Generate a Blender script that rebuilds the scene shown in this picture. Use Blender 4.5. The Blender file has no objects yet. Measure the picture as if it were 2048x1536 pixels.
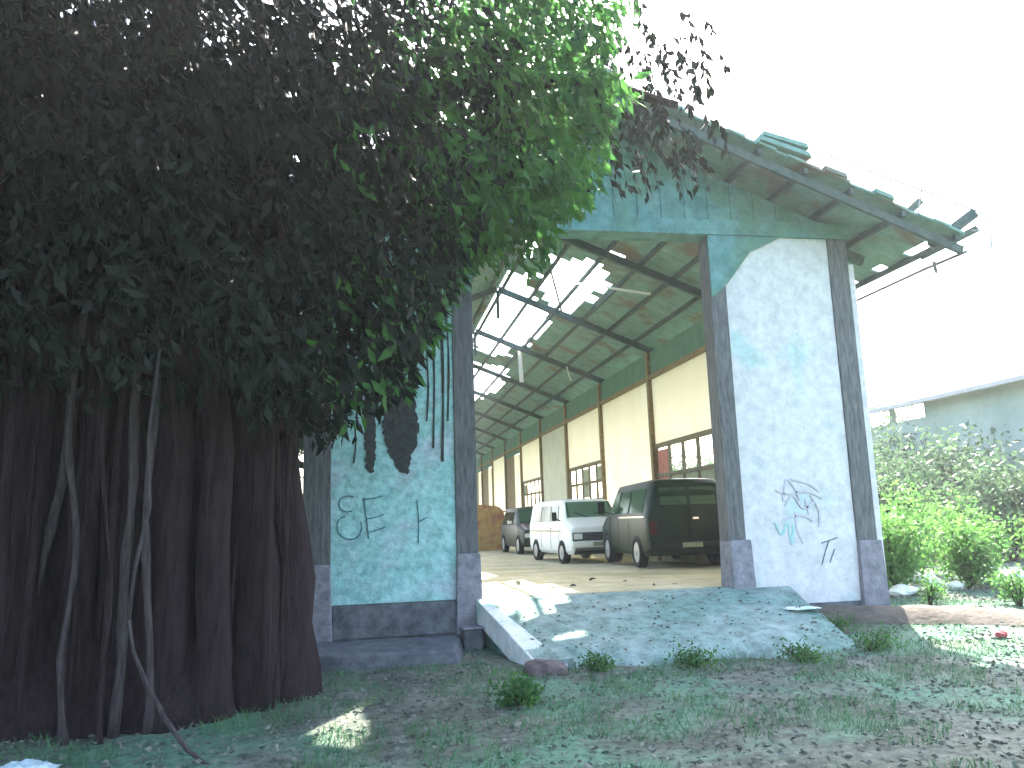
import bpy, math, random
import numpy as np
from mathutils import Vector, Matrix, noise as mnoise

random.seed(7)
rng = np.random.default_rng(7)
S = bpy.context.scene
C = S.collection
R_ = math.radians

# ------------------------------------------------------------------ camera
cam = bpy.data.cameras.new("camera")
cam.lens = 28.27; cam.sensor_width = 36.0; cam.clip_start = 0.05; cam.clip_end = 2000
camo = bpy.data.objects.new("camera", cam); C.objects.link(camo)
CR = Vector((0.9844171, -0.17279289, -0.03264329)); CU = Vector((0.00268911, -0.17081833, 0.98529887)); CF = Vector((0.17582871, 0.97003284, 0.16769182))
m = Matrix((CR, CU, -CF)).transposed().to_4x4()
m.translation = Vector((0, -11.828, 1.105))
camo.matrix_world = m
S.camera = camo
# ------------------------------------------------------------------ light
SUN_AZ, SUN_EL = 25.0, 46.0     # azimuth from +Y towards +X
w = bpy.data.worlds.new("World"); S.world = w; w.use_nodes = True
nt = w.node_tree; bg = nt.nodes["Background"]
sky = nt.nodes.new("ShaderNodeTexSky"); sky.sky_type = 'NISHITA'; sky.sun_disc = False
sky.sun_elevation = R_(SUN_EL); sky.sun_rotation = R_(SUN_AZ)
sky.dust_density = 3.0; sky.air_density = 1.0; sky.ozone_density = 1.0
nt.links.new(sky.outputs[0], bg.inputs[0]); bg.inputs[1].default_value = 0.15
sun = bpy.data.lights.new("sun", 'SUN'); sun.energy = 4.0; sun.angle = R_(0.5); sun.color = (1.0, 0.95, 0.86)
suno = bpy.data.objects.new("sun", sun); C.objects.link(suno)
sd = Vector((math.sin(R_(SUN_AZ)) * math.cos(R_(SUN_EL)), math.cos(R_(SUN_AZ)) * math.cos(R_(SUN_EL)), math.sin(R_(SUN_EL))))
suno.rotation_euler = (-sd).to_track_quat('-Z', 'Y').to_euler()
suno.location = (20, 40, 40)
S.view_settings.view_transform = 'Standard'; S.view_settings.look = 'None'; S.view_settings.gamma = 1.0
S.view_settings.use_curve_mapping = False
S.view_settings.exposure = 3.2
S.render.engine = 'CYCLES'
S.cycles.max_bounces = 8; S.cycles.diffuse_bounces = 4; S.cycles.transmission_bounces = 6; S.cycles.volume_bounces = 0
S.cycles.volume_step_rate = 4.0; S.cycles.use_denoising = True
S.cycles.caustics_reflective = False; S.cycles.caustics_refractive = False

# ------------------------------------------------------------------ materials
MATS = {}
def mat(name, c1, c2=None, scale=6.0, rough=0.85, bump=0.3, c3=None, detail=6, transl=0.0, metal=0.0, spec=0.3, stretch=None, lo=.35, hi=.65, c3amt=.62, bscale=None, grime=0, gscale=18):
    if name in MATS: return MATS[name]
    mt = bpy.data.materials.new(name); mt.use_nodes = True; n = mt.node_tree; L = n.links
    p = n.nodes["Principled BSDF"]; p.inputs["Roughness"].default_value = rough; p.inputs["Metallic"].default_value = metal
    p.inputs["Specular IOR Level"].default_value = spec
    tc = n.nodes.new("ShaderNodeTexCoord"); mp = n.nodes.new("ShaderNodeMapping"); L.new(tc.outputs["Object"], mp.inputs[0])
    if stretch: mp.inputs["Scale"].default_value = stretch
    no = n.nodes.new("ShaderNodeTexNoise"); no.inputs["Scale"].default_value = scale; no.inputs["Detail"].default_value = detail; no.inputs["Roughness"].default_value = .65
    L.new(mp.outputs[0], no.inputs[0])
    col = None
    if c2:
        cr = n.nodes.new("ShaderNodeValToRGB"); cr.color_ramp.elements[0].position = lo; cr.color_ramp.elements[1].position = hi
        cr.color_ramp.elements[0].color = (*c1, 1); cr.color_ramp.elements[1].color = (*c2, 1)
        L.new(no.outputs[0], cr.inputs[0]); col = cr.outputs[0]
        if c3:
            n3 = n.nodes.new("ShaderNodeTexNoise"); n3.inputs["Scale"].default_value = scale * .37; n3.inputs["Detail"].default_value = 8; L.new(mp.outputs[0], n3.inputs[0])
            r3 = n.nodes.new("ShaderNodeValToRGB"); r3.color_ramp.elements[0].position = c3amt - .06; r3.color_ramp.elements[1].position = c3amt + .06
            L.new(n3.outputs[0], r3.inputs[0])
            mx = n.nodes.new("ShaderNodeMixRGB"); L.new(r3.outputs[0], mx.inputs[0]); L.new(col, mx.inputs[1]); mx.inputs[2].default_value = (*c3, 1); col = mx.outputs[0]
        if grime:
            ng = n.nodes.new("ShaderNodeTexNoise"); ng.inputs["Scale"].default_value = gscale; ng.inputs["Detail"].default_value = 10; ng.inputs["Roughness"].default_value = .75; L.new(mp.outputs[0], ng.inputs[0])
            rg = n.nodes.new("ShaderNodeValToRGB"); rg.color_ramp.elements[0].position = .36; rg.color_ramp.elements[1].position = .58
            rg.color_ramp.elements[0].color = (1 - grime, 1 - grime, 1 - grime, 1); L.new(ng.outputs[0], rg.inputs[0])
            mg = n.nodes.new("ShaderNodeMixRGB"); mg.blend_type = 'MULTIPLY'; mg.inputs[0].default_value = 1; L.new(col, mg.inputs[1]); L.new(rg.outputs[0], mg.inputs[2]); col = mg.outputs[0]
        L.new(col, p.inputs["Base Color"])
    else:
        p.inputs["Base Color"].default_value = (*c1, 1)
    if bump:
        nb = n.nodes.new("ShaderNodeTexNoise"); nb.inputs["Scale"].default_value = bscale or scale * 4; nb.inputs["Detail"].default_value = 5; L.new(mp.outputs[0], nb.inputs[0])
        b = n.nodes.new("ShaderNodeBump"); b.inputs["Strength"].default_value = bump; b.inputs["Distance"].default_value = .02
        L.new(nb.outputs[0], b.inputs["Height"]); L.new(b.outputs[0], p.inputs["Normal"])
    if transl:
        t = n.nodes.new("ShaderNodeBsdfTranslucent"); ms = n.nodes.new("ShaderNodeMixShader"); ms.inputs[0].default_value = transl
        if col: L.new(col, t.inputs[0])
        else: t.inputs[0].default_value = (*c1, 1)
        L.new(p.outputs[0], ms.inputs[1]); L.new(t.outputs[0], ms.inputs[2])
        L.new(ms.outputs[0], n.nodes["Material Output"].inputs[0])
    MATS[name] = mt; return mt
def glass(name, tint, rough=.1, alpha=.5):
    if name in MATS: return MATS[name]
    mt = bpy.data.materials.new(name); mt.use_nodes = True; n = mt.node_tree; L = n.links
    p = n.nodes["Principled BSDF"]; p.inputs["Base Color"].default_value = (*tint, 1); p.inputs["Roughness"].default_value = rough
    t = n.nodes.new("ShaderNodeBsdfTransparent"); t.inputs[0].default_value = (*[min(1, c * 1.5 + .45) for c in tint], 1)
    ms = n.nodes.new("ShaderNodeMixShader"); ms.inputs[0].default_value = alpha
    L.new(p.outputs[0], ms.inputs[1]); L.new(t.outputs[0], ms.inputs[2]); L.new(ms.outputs[0], n.nodes["Material Output"].inputs[0])
    MATS[name] = mt; return mt

M_teal = mat("teal_plaster", (.25, .50, .46), (.38, .60, .57), 3.2, .9, .7, c3=(.40, .50, .52), c3amt=.58, grime=.42, gscale=9)
M_pale = mat("pale_plaster", (.52, .51, .50), (.61, .59, .57), 2.6, .9, .45, c3=(.42, .53, .50), c3amt=.62, grime=.22, gscale=6)
M_post = mat("dark_post_timber", (.055, .06, .058), (.14, .14, .135), 5, .8, .4, stretch=(4, 4, .6))
M_plinth = mat("plinth_concrete", (.13, .13, .14), (.24, .23, .25), 7, .95, .6)
M_beam = mat("beam_timber", (.035, .06, .055), (.07, .10, .09), 6, .85, .4)
M_gable = mat("gable_boards", (.08, .21, .20), (.14, .29, .28), 1.6, .85, .4, c3=(.09, .20, .13), c3amt=.55, grime=.4, gscale=4)
M_roof = mat("roof_tiles", (.10, .20, .17), (.17, .29, .25), 3, .9, .6, c3=(.14, .13, .10), c3amt=.6)
M_rust = mat("rusty_post_steel", (.16, .10, .04), (.28, .20, .09), 8, .8, .3)
M_cream = mat("cream_sheet", (.88, .79, .62), (.92, .85, .71), 1.2, .6, .1, transl=.55, stretch=(1, 1, .3))
M_creamd = mat("dull_cream_sheet", (.62, .59, .46), (.70, .67, .54), 1.4, .7, .1, transl=.35)
M_olive = mat("olive_wall", (.22, .24, .13), (.36, .36, .22), 2.5, .9, .4)
M_green_band = mat("green_band", (.07, .16, .11), (.12, .21, .14), 3, .9, .3)
M_frame = mat("window_frame_timber", (.13, .10, .05), (.22, .18, .10), 9, .8, .3)
M_redp = mat("red_brown_pane", (.36, .11, .07), (.46, .17, .11), 6, .7, .2)
M_dirty = mat("dirty_pane", (.28, .30, .17), (.40, .40, .26), 6, .6, .2, transl=.3)
M_floor = mat("shed_floor_earth", (.42, .36, .20), (.60, .53, .34), 1.1, .95, .5, c3=(.33, .31, .17), c3amt=.60, bscale=14, grime=.25, gscale=7)
M_ramp = mat("ramp_concrete", (.17, .27, .23), (.26, .33, .295), 1.8, .9, .9, c3=(.14, .25, .21), c3amt=.56, bscale=22, grime=.5, gscale=5)
M_curb = mat("curb_stone", (.50, .52, .50), (.66, .67, .66), 5, .9, .4, c3=(.28, .46, .40), c3amt=.6)
M_base = mat("base_masonry", (.05, .055, .06), (.13, .14, .15), 4, .95, .6)
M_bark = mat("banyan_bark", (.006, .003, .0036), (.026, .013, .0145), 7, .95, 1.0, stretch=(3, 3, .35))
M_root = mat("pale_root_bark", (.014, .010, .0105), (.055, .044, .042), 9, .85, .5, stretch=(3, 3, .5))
M_soil = mat("ground_soil", (.055, .07, .05), (.15, .17, .135), 1.9, 1.0, .8, c3=(.09, .19, .12), c3amt=.53, bscale=24, grime=.6, gscale=11)
M_dirt = mat("brown_dirt", (.06, .052, .04), (.12, .10, .08), 4, 1.0, .8)
def leafmat(name, a, b, tr=.45, rough=.5, spec=.22):
    return mat(name, a, b, 3.0, rough, 0, transl=tr, spec=spec)
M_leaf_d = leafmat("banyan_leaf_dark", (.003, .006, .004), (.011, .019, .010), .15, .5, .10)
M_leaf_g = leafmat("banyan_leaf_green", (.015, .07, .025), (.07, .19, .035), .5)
M_leaf_b = leafmat("shrub_leaf", (.05, .15, .04), (.13, .26, .06), .5)
M_leaf_h = leafmat("hedge_leaf", (.05, .10, .05), (.10, .16, .08), .4)
M_grass = leafmat("grass_blade", (.035, .11, .055), (.10, .20, .09), .35, .6, .1)
M_litter = mat("leaf_litter", (.05, .06, .045), (.15, .16, .13), 9, .85, 0, detail=2)
M_whitep = mat("van_white_paint", (.78, .77, .70), (.84, .83, .77), 2, .3, 0, spec=.5)
M_darkp = mat("van_green_paint", (.003, .011, .005), (.006, .020, .009), 3, .38, 0, spec=.12)
M_blackp = mat("car_charcoal_paint", (.012, .017, .012), (.022, .028, .02), 3, .4, 0, spec=.3)
M_glass = glass("vehicle_glass", (.06, .15, .08), .08, .5)
M_glassd = glass("vehicle_glass_dark", (.03, .06, .04), .08, .45)
M_tyre = mat("tyre_rubber", (.012, .012, .012), (.022, .022, .02), 20, .9, .2)
M_rim = mat("rim_metal", (.30, .30, .27), (.45, .45, .42), 20, .35, 0, metal=.4)
M_chrome = mat("chrome_trim", (.8, .8, .8), None, rough=.18, bump=0, metal=.9)
M_black = mat("black_plastic", (.008, .009, .008), (.016, .018, .014), 10, .7, .1, spec=.2)
M_lamp = mat("headlamp_glass", (.7, .72, .66), None, rough=.1, bump=0)
M_tail = mat("tail_lamp", (.05, .008, .008), None, rough=.2, bump=0)
M_seat = mat("seat_vinyl", (.06, .07, .05), (.10, .11, .08), 8, .8, .1)
M_brick = mat("brown_brick", (.30, .17, .05), (.45, .28, .09), 5, .95, .6, c3=(.28, .11, .06), c3amt=.56)
M_mark = mat("dark_pier_mark", (.018, .022, .022), (.05, .055, .05), 14, .9, .5)
M_ink = mat("graffiti_marker", (.03, .10, .12), (.06, .16, .18), 20, .7, 0)
M_inkr = mat("graffiti_red", (.40, .38, .41), (.50, .47, .51), 12, .8, 0)
M_inkg = mat("graffiti_green", (.26, .46, .44), (.36, .52, .50), 9, .8, 0)
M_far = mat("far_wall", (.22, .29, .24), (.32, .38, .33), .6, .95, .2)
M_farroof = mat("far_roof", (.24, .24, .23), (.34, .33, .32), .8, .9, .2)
M_bag = mat("plastic_bag", (.35, .5, .55), (.62, .72, .75), 8, .35, .4, transl=.2)
M_white = mat("white_rubble", (.6, .62, .6), (.78, .78, .75), 6, .8, .4)
M_rock = mat("brown_rock", (.06, .045, .045), (.13, .10, .095), 6, .95, .8)
M_steel = mat("thin_steel", (.16, .16, .17), (.25, .25, .25), 9, .6, .1, metal=.3)
M_tube = mat("pale_strip", (.8, .8, .76), None, rough=.5, bump=0, transl=.5)

# ------------------------------------------------------------------ helpers
def tag(o, label=None, cat=None, group=None, kind=None):
    if label: o["label"] = label
    if cat: o["category"] = cat
    if group: o["group"] = group
    if kind: o["kind"] = kind
    return o
def empty(name, loc=(0, 0, 0), rz=0, label=None, cat=None, group=None):
    o = bpy.data.objects.new(name, None); C.objects.link(o); o.location = loc; o.rotation_euler = (0, 0, rz)
    o.empty_display_size = .2
    return tag(o, label, cat, group)
class MB:
    def __init__(s): s.v = []; s.f = []
    def add(s, vs, fs):
        b = len(s.v); s.v += [tuple(x) for x in vs]; s.f += [tuple(i + b for i in f) for f in fs]; return s
    def hexa(s, p):   # 8 corners, bottom 4 ccw, top 4 ccw
        return s.add(p, [(3, 2, 1, 0), (4, 5, 6, 7), (0, 1, 5, 4), (1, 2, 6, 5), (2, 3, 7, 6), (3, 0, 4, 7)])
    def box(s, x0, x1, y0, y1, z0, z1):
        return s.hexa([(x0, y0, z0), (x1, y0, z0), (x1, y1, z0), (x0, y1, z0), (x0, y0, z1), (x1, y0, z1), (x1, y1, z1), (x0, y1, z1)])
    def bar(s, a, b, w, h, up=(0, 0, 1)):
        a = Vector(a); b = Vector(b); d = (b - a).normalized(); u = Vector(up); r = d.cross(u).normalized() * (w / 2); u = r.cross(d).normalized() * (h / 2)
        return s.hexa([a - r - u, a + r - u, b + r - u, b - r - u, a - r + u, a + r + u, b + r + u, b - r + u])
    def tube(s, pts, rad, n=7, wob=0.0):
        pts = [Vector(p) for p in pts]; k = len(pts); vs = []; fs = []
        if not hasattr(rad, '__len__'): rad = [rad] * k
        ref = None
        for i, p in enumerate(pts):
            d = (pts[min(i + 1, k - 1)] - pts[max(i - 1, 0)]).normalized()
            if ref is None: ref = Vector((1, 0, 0)) if abs(d.x) < .8 else Vector((0, 1, 0))
            u = (ref - d * ref.dot(d)).normalized(); ref = u; v = d.cross(u)
            for j in range(n):
                a = 2 * math.pi * j / n; rr = rad[i] * (1 + wob * math.sin(3 * a + i * .4 + j) * .6 + wob * random.uniform(-.4, .4))
                vs.append(p + (u * math.cos(a) + v * math.sin(a)) * rr)
        for i in range(k - 1):
            for j in range(n):
                fs.append((i * n + j, i * n + (j + 1) % n, (i + 1) * n + (j + 1) % n, (i + 1) * n + j))
        fs.append(tuple(range(n - 1, -1, -1))); fs.append(tuple((k - 1) * n + j for j in range(n)))
        return s.add(vs, fs)
    def prism(s, poly, z0, z1):  # poly xy
        n = len(poly); vs = [(x, y, z0) for x, y in poly] + [(x, y, z1) for x, y in poly]
        return s.add(vs, [tuple(range(n - 1, -1, -1)), tuple(range(n, 2 * n))] + [(i, (i + 1) % n, n + (i + 1) % n, n + i) for i in range(n)])
    def plate(s, poly, y0, y1):  # poly in xz, extruded in y
        n = len(poly); vs = [(x, y0, z) for x, z in poly] + [(x, y1, z) for x, z in poly]
        return s.add(vs, [tuple(range(n)), tuple(range(2 * n - 1, n - 1, -1))] + [(i, n + i, n + (i + 1) % n, (i + 1) % n) for i in range(n)])
    def build(s, name, m, parent=None, smooth=False, bevel=0, off=(0, 0, 0)):
        me = bpy.data.meshes.new(name); me.from_pydata([Vector(v) - Vector(off) for v in s.v], [], s.f); me.materials.append(m); me.validate(); me.update()
        if smooth: me.polygons.foreach_set("use_smooth", [True] * len(me.polygons))
        o = bpy.data.objects.new(name, me); C.objects.link(o)
        if parent: o.parent = parent
        if bevel:
            b = o.modifiers.new("bevel", 'BEVEL'); b.width = bevel; b.segments = 2; b.limit_method = 'ANGLE'
        return o
def quadmesh(name, V, F, m, parent=None, mats=None, mi=None):
    me = bpy.data.meshes.new(name); n = len(V); k = len(F); kk = F.shape[1]
    me.vertices.add(n); me.vertices.foreach_set("co", np.asarray(V, dtype=np.float32).ravel())
    me.loops.add(k * kk); me.loops.foreach_set("vertex_index", F.astype(np.int32).ravel())
    me.polygons.add(k); me.polygons.foreach_set("loop_start", np.arange(0, k * kk, kk, dtype=np.int32)); me.polygons.foreach_set("loop_total", np.full(k, kk, dtype=np.int32))
    for q in (mats or [m]): me.materials.append(q)
    if mi is not None: me.polygons.foreach_set("material_index", mi.astype(np.int32))
    me.update(); me.validate()
    o = bpy.data.objects.new(name, me); C.objects.link(o)
    if parent: o.parent = parent
    return o
def leaves(P, size, dirv, spread=.5, aspect=.38, jit=.35):
    """pointed leaves (two quads folded on the midrib) at points P along direction dirv + jitter."""
    n = len(P); D = np.array(dirv, float) + rng.normal(0, spread, (n, 3)) if np.ndim(dirv) == 1 else dirv + rng.normal(0, spread, (n, 3))
    D /= np.linalg.norm(D, axis=1)[:, None]; T = rng.normal(0, 1, (n, 3)); W = np.cross(D, T); W /= np.linalg.norm(W, axis=1)[:, None] + 1e-9
    N = np.cross(W, D); L = size * (1 + rng.uniform(-jit, jit, n))[:, None]; w = L * aspect * .5
    a = P; b = P + D * L * .45 + W * w + N * w * .35; c = P + D * L - N * L * .06; d = P + D * L * .45 - W * w + N * w * .35
    mid = P + D * L * .5
    V = np.stack([a, b, c, d, mid], 1).reshape(-1, 3); i = np.arange(n) * 5
    F = np.concatenate([np.stack([i, i + 1, i + 2, i + 4], 1), np.stack([i, i + 4, i + 2, i + 3], 1)])
    return V, F
def nz(P, sc, seed=0):
    return np.array([mnoise.noise(Vector((p[0] * sc + seed, p[1] * sc + seed * 1.7, p[2] * sc))) for p in P])
def h(x, y, sc=.5, s=0): return mnoise.noise(Vector((x * sc + s, y * sc, s * .3)))

# ------------------------------------------------------------------ setting: ground
def gz(x, y):
    z = -.62 + .05 * h(x, y, .6) + .018 * h(x, y, 2.3, 5)
    if -3.5 < x < 9.5: z = z
    t = max(0, min(1, (x - 6.2) / 2.2)) * max(0, min(1, (y + 3.2) / 2.5)); z += .27 * t
    if y > 14 or x > 14: z += .03 * h(x, y, .1, 9)
    return z
def axis(vals):
    out = []
    for a, b, st in vals:
        k = max(1, round((b - a) / st)); out += [a + (b - a) * i / k for i in range(k)]
    out.append(vals[-1][1]); return out
xs = axis([(-400, -60, 85), (-60, -8, 6), (-8, 12, .14), (12, 60, 4), (60, 500, 88)])
ys = axis([(-120, -16, 20), (-16, -9, .6), (-9, 1, .14), (1, 20, 1), (20, 80, 6), (80, 900, 90)])
V = np.array([(x, y, gz(x, y)) for y in ys for x in xs]); nx = len(xs)
F = np.array([(j * nx + i, j * nx + i + 1, (j + 1) * nx + i + 1, (j + 1) * nx + i) for j in range(len(ys) - 1) for i in range(nx - 1)])
g = quadmesh("ground", V, F, M_soil); tag(g, kind="structure")
g.data.polygons.foreach_set("use_smooth", [True] * len(g.data.polygons))

SHED_END = 63.4
def fz(y): return -.1 * max(0, min(1, (y - 5) / 5))
mb = MB(); yy = [.3, 3, 5, 6, 7, 8, 9, 10, 14, 20, 30, 45, SHED_END]
for i in range(len(yy) - 1):
    a, b = yy[i], yy[i + 1]
    mb.hexa([(-.75, a, -.55), (7.80, a, -.55), (7.80, b, -.55), (-.75, b, -.55), (-.75, a, fz(a)), (7.80, a, fz(a)), (7.80, b, fz(b)), (-.75, b, fz(b))])
tag(mb.build("shed_floor", M_floor), kind="structure")
# threshold slab under the doorway
tag(MB().box(1.58, 5.46, -.05, .298, -.7, -.012).build("threshold", M_ramp, bevel=.01), kind="structure")
# ramp with worn top
nxr, nyr = 90, 48; V = []; F = []
for j in range(nyr + 1):
    t = j / nyr
    for i in range(nxr + 1):
        s_ = i / nxr
        xa = 1.62 + .32 * t; xb = 6.35 - .25 * t; x = xa + (xb - xa) * s_; y = -.052 - (2.15 + .35 * s_) * t
        e = .10 * h(x, 3, 1.7, 6) + .05 * h(x, 3, 5, 7); y += e * t * (s_ > .06)
        V.append((x, y, -.02 - .50 * t - .14 * max(0, (t - .80) / .20) ** 1.5 * (s_ > .1) - .24 * max(0, (s_ - .72) / .28) ** 1.5 * t + .028 * h(x, y, 1.4, 3) * (t > 0) + .012 * h(x, y, 4.5, 9) * (t > 0)))
for j in range(nyr):
    for i in range(nxr):
        q = j * (nxr + 1) + i; F.append((q, q + nxr + 1, q + nxr + 2, q + 1))
mb = MB(); mb.add(V, F)
W_ = nxr + 1
def skirt(idx):
    b = len(mb.v); vs = [mb.v[i] for i in idx] + [(mb.v[i][0], mb.v[i][1], -.85) for i in idx]; k = len(idx)
    mb.add(vs, [(i, i + 1, k + i + 1, k + i) for i in range(k - 1)])
skirt([j * W_ for j in range(nyr + 1)]); skirt([nyr * W_ + i for i in range(nxr + 1)]); skirt([j * W_ + nxr for j in range(nyr, -1, -1)])
tag(mb.build("ramp", M_ramp, smooth=False), kind="structure")
# brown dirt bank on the ramp's right side
mb = MB(); n_ = 26
for i in range(n_ + 1):
    t = i / n_; x = 6.3 + 3.4 * t; y = -.12 - 2.4 * t ** 1.3; ww = .55 + .5 * t
    for k in range(7):
        a = k / 6; px = x + (a - .5) * .3 * ww; py = y - (a - .5) * 1.6 * ww
        mb.v.append((px, py, gz(px, py) + .004 + ((.22 * (1 - t) + .03) * math.sin(math.pi * a) + .05 * h(px, py, 4, 2) * math.sin(math.pi * a))))
for i in range(n_):
    for k in range(6): q = i * 7 + k; mb.f.append((q, q + 1, q + 8, q + 7))
tag(mb.build("dirt_bank", M_dirt, smooth=True), kind="structure")

# ------------------------------------------------------------------ the shed
shed = empty("depot_shed", (0, 0, 0), 0, "long gabled shed with tall open doorway, teal and white piers and broken tiled roof", "shed")
WT = .34
XL, XR = 1.57, 5.46                    # doorway
XO0, XO1 = -.92, 7.97                  # outer faces
ZL = 5.62                              # tie beam underside
def roofz(x): return 9.05 - .4 * x if x >= 3.525 else 9.05 - .4 * (7.05 - x)
SL, SR = [], []
# piers
def rough_panel(x0, x1, z0, z1, y, m, name, lab):
    nx_, nz_ = 24, 60; V = []; F = []
    for j in range(nz_ + 1):
        for i in range(nx_ + 1):
            x = x0 + (x1 - x0) * i / nx_; z = z0 + (z1 - z0) * j / nz_
            V.append((x, y + .008 * h(x, z, 2.2, 4) + .005 * h(x, z, 7, 8), z))
    for j in range(nz_):
        for i in range(nx_):
            q = j * (nx_ + 1) + i; F.append((q, q + 1, q + nx_ + 2, q + nx_ + 1))
    mb = MB(); mb.add(V, F); mb.box(x0, x1, y + .03, WT, z0, z1)
    o = mb.build(name, m, shed); tag(o, lab); return o
rough_panel(-.53, 1.25, .02, ZL, .03, M_teal, "pier_panel", "teal plastered pier panel with dark hanging patches")
rough_panel(5.74, 7.62, -.30, ZL, .03, M_pale, "pier_panel", "pale blue-grey plastered pier panel")
for x0, x1 in ((XO0, -.532), (1.252, XL), (XR, 5.738), (7.622, XO1)):
    MB().box(x0, x1, 0, WT + .02, .55, ZL - .002).build("post", M_post, shed, bevel=.012)
def plinth(x0, x1, z0, z1):
    MB().hexa([(x0 - .06, -.08, z0), (x1 + .06, -.08, z0), (x1 + .06, WT + .06, z0), (x0 - .06, WT + .06, z0), (x0 - .02, -.05, z1), (x1 + .02, -.05, z1), (x1 + .02, WT + .04, z1), (x0 - .02, WT + .04, z1)]).build("plinth", M_plinth, shed, bevel=.02)
plinth(XO0, -.55, -.75, .58); plinth(1.27, XL, -.75, .66); plinth(XR + .02, 5.78, -.7, .70); plinth(7.64, XO1 + .02, -.7, .62)
# masonry under the piers
MB().box(-.52, 1.24, .034, WT, -.8, .015).build("base_wall", M_base, shed)
MB().box(-.5, 1.22, -.012, .03, -.44, -.005).build("base_wall", M_base, shed, bevel=.01)
MB().box(5.8, 7.60, .034, WT, -.8, -.305).build("base_wall", M_base, shed)
# knee bracket at the right pier, tie beam, gable
MB().plate([(5.47, ZL - .01), (6.75, ZL - .01), (6.2, 5.35), (5.76, 4.80), (5.47, 4.55)], -.03, .022).build("knee_bracket", M_gable, shed)
MB().plate([(1.56, ZL - .01), (.30, ZL - .01), (.85, 5.35), (1.27, 4.80), (1.56, 4.55)][::-1], -.03, .022).build("knee_bracket", M_gable, shed)
MB().box(XO0 - .05, XO1 + .05, -.04, WT + .04, ZL, ZL + .26).build("tie_beam", M_gable, shed, bevel=.01)
MB().plate([(XO0, ZL + .262), (XO1, ZL + .262), (XO1, roofz(XO1) - .13), (3.525, roofz(3.525) - .13), (XO0, roofz(XO0) - .13)], .02, .2).build("gable", M_gable, shed)
mb = MB()
for k in range(1, 22):
    x = XO0 + k * .404
    if x < XO1 - .1: MB().box(x - .02, x + .02, -.005, .019, ZL + .262, roofz(x) - .15).build("cover_strip", M_gable, shed)
MB().box(XO1 + .002, XO1 + .13, .05, .30, -.6, 5.2).build("corner_pilaster", M_pale, shed, bevel=.01)
# tiles: small cells, some missing
def inpoly(x, y, P):
    c = False; n = len(P)
    for i in range(n):
        x1, y1 = P[i]; x2, y2 = P[(i + 1) % n]
        if (y1 > y) != (y2 > y) and x < (x2 - x1) * (y - y1) / (y2 - y1) + x1: c = not c
    return c
HOLES = [[(4.3, 6.1), (5.1, 5.4), (5.75, 5.7), (5.85, 6.9), (5.7, 9.4), (5.05, 9.9), (4.5, 8.3)],
         [(3.5, 8.4), (4.1, 7.8), (4.9, 10.2), (5.55, 11.0), (5.3, 14.3), (4.0, 16.6), (3.5, 16.6)],
         [(4.0, 19.5), (5.3, 18.2), (5.8, 22.5), (5.1, 27), (4.0, 26)],
         [(5.40, 4.7), (5.62, 4.7), (5.62, 5.05), (5.40, 5.05)],
         [(3.6, 5.9), (4.0, 5.7), (4.1, 6.2), (3.7, 6.6)], [(3.6, 15.2), (4.6, 15.4), (5.2, 16.6), (4.0, 18.0)],
         [(4.2, 30), (5.6, 31), (5.4, 36), (4.1, 35)], [(4.4, 42), (5.6, 43), (5.0, 50)]]
CX, CY = .24, .30
def roofside(side):
    mb = MB(); x = 3.525; w_tot = 5.87; nxc = int(w_tot / CX); nyc = int((SHED_END + 1.5) / CY); y0 = -1.12
    rr = random.Random(3 + side)
    for i in range(nxc):
        for j in range(nyc):
            xa, xb = 3.525 + i * CX, 3.525 + (i + 1) * CX; ya = y0 + j * CY; yb = ya + CY; xc, yc = (xa + xb) / 2, (ya + yb) / 2
            jit = .28 * h(xc, yc, 1.8, 11); hole = False
            if side > 0:
                for P in HOLES:
                    if inpoly(xc + jit, yc + jit * 1.5, P): hole = True
                if .8 < yc < 28 and xc < 5.9 and rr.random() < .035 and h(xc, yc, .9, 20) > .02: hole = True
            else:
                if yc > 2 and h(xc, yc, .33, 40) > .26: hole = True
            if -.9 < yc < .2 and 6.0 < xc < 8.6 and rr.random() < .02: hole = True
            if side > 0 and i == nxc - 1 and rr.random() < .2: hole = True
            if hole: continue
            lift = .018 * rr.random(); dz = .022 + .006 * h(xc, yc, 1.2, 1)
            def q(xx, yy_, up): 
                z = roofz(xx) + up; return ((xx if side > 0 else 7.05 - xx), yy_, z)
            dy = (rr.random() - .5) * (.08 if j == 0 else .0)
            p = [q(xa - .03, ya + dy, .03 + lift - .028), q(xb + .02, ya + dy, lift * 0 - .0), q(xb + .02, yb - .012, 0), q(xa - .03, yb - .012, .03 + lift - .028),
                 q(xa - .03, ya + dy, .03 + lift), q(xb + .02, ya + dy, .045 + lift), q(xb + .02, yb - .012, .045 + lift), q(xa - .03, yb - .012, .03 + lift)]
            if side < 0: p = [p[1], p[0], p[3], p[2], p[5], p[4], p[7], p[6]]
            mb.hexa(p)
    return mb.build("roof_slope", M_roof, shed)
roofside(1); roofside(-1)
mb = MB(); rr = random.Random(5); y = -1.15
while y < SHED_END:
    mb.tube([(3.525, y, 7.66), (3.525, y + .42, 7.67 + .02 * rr.random())], [.13, .115], 8); y += .4
mb.build("ridge_cap", M_roof, shed)
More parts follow.
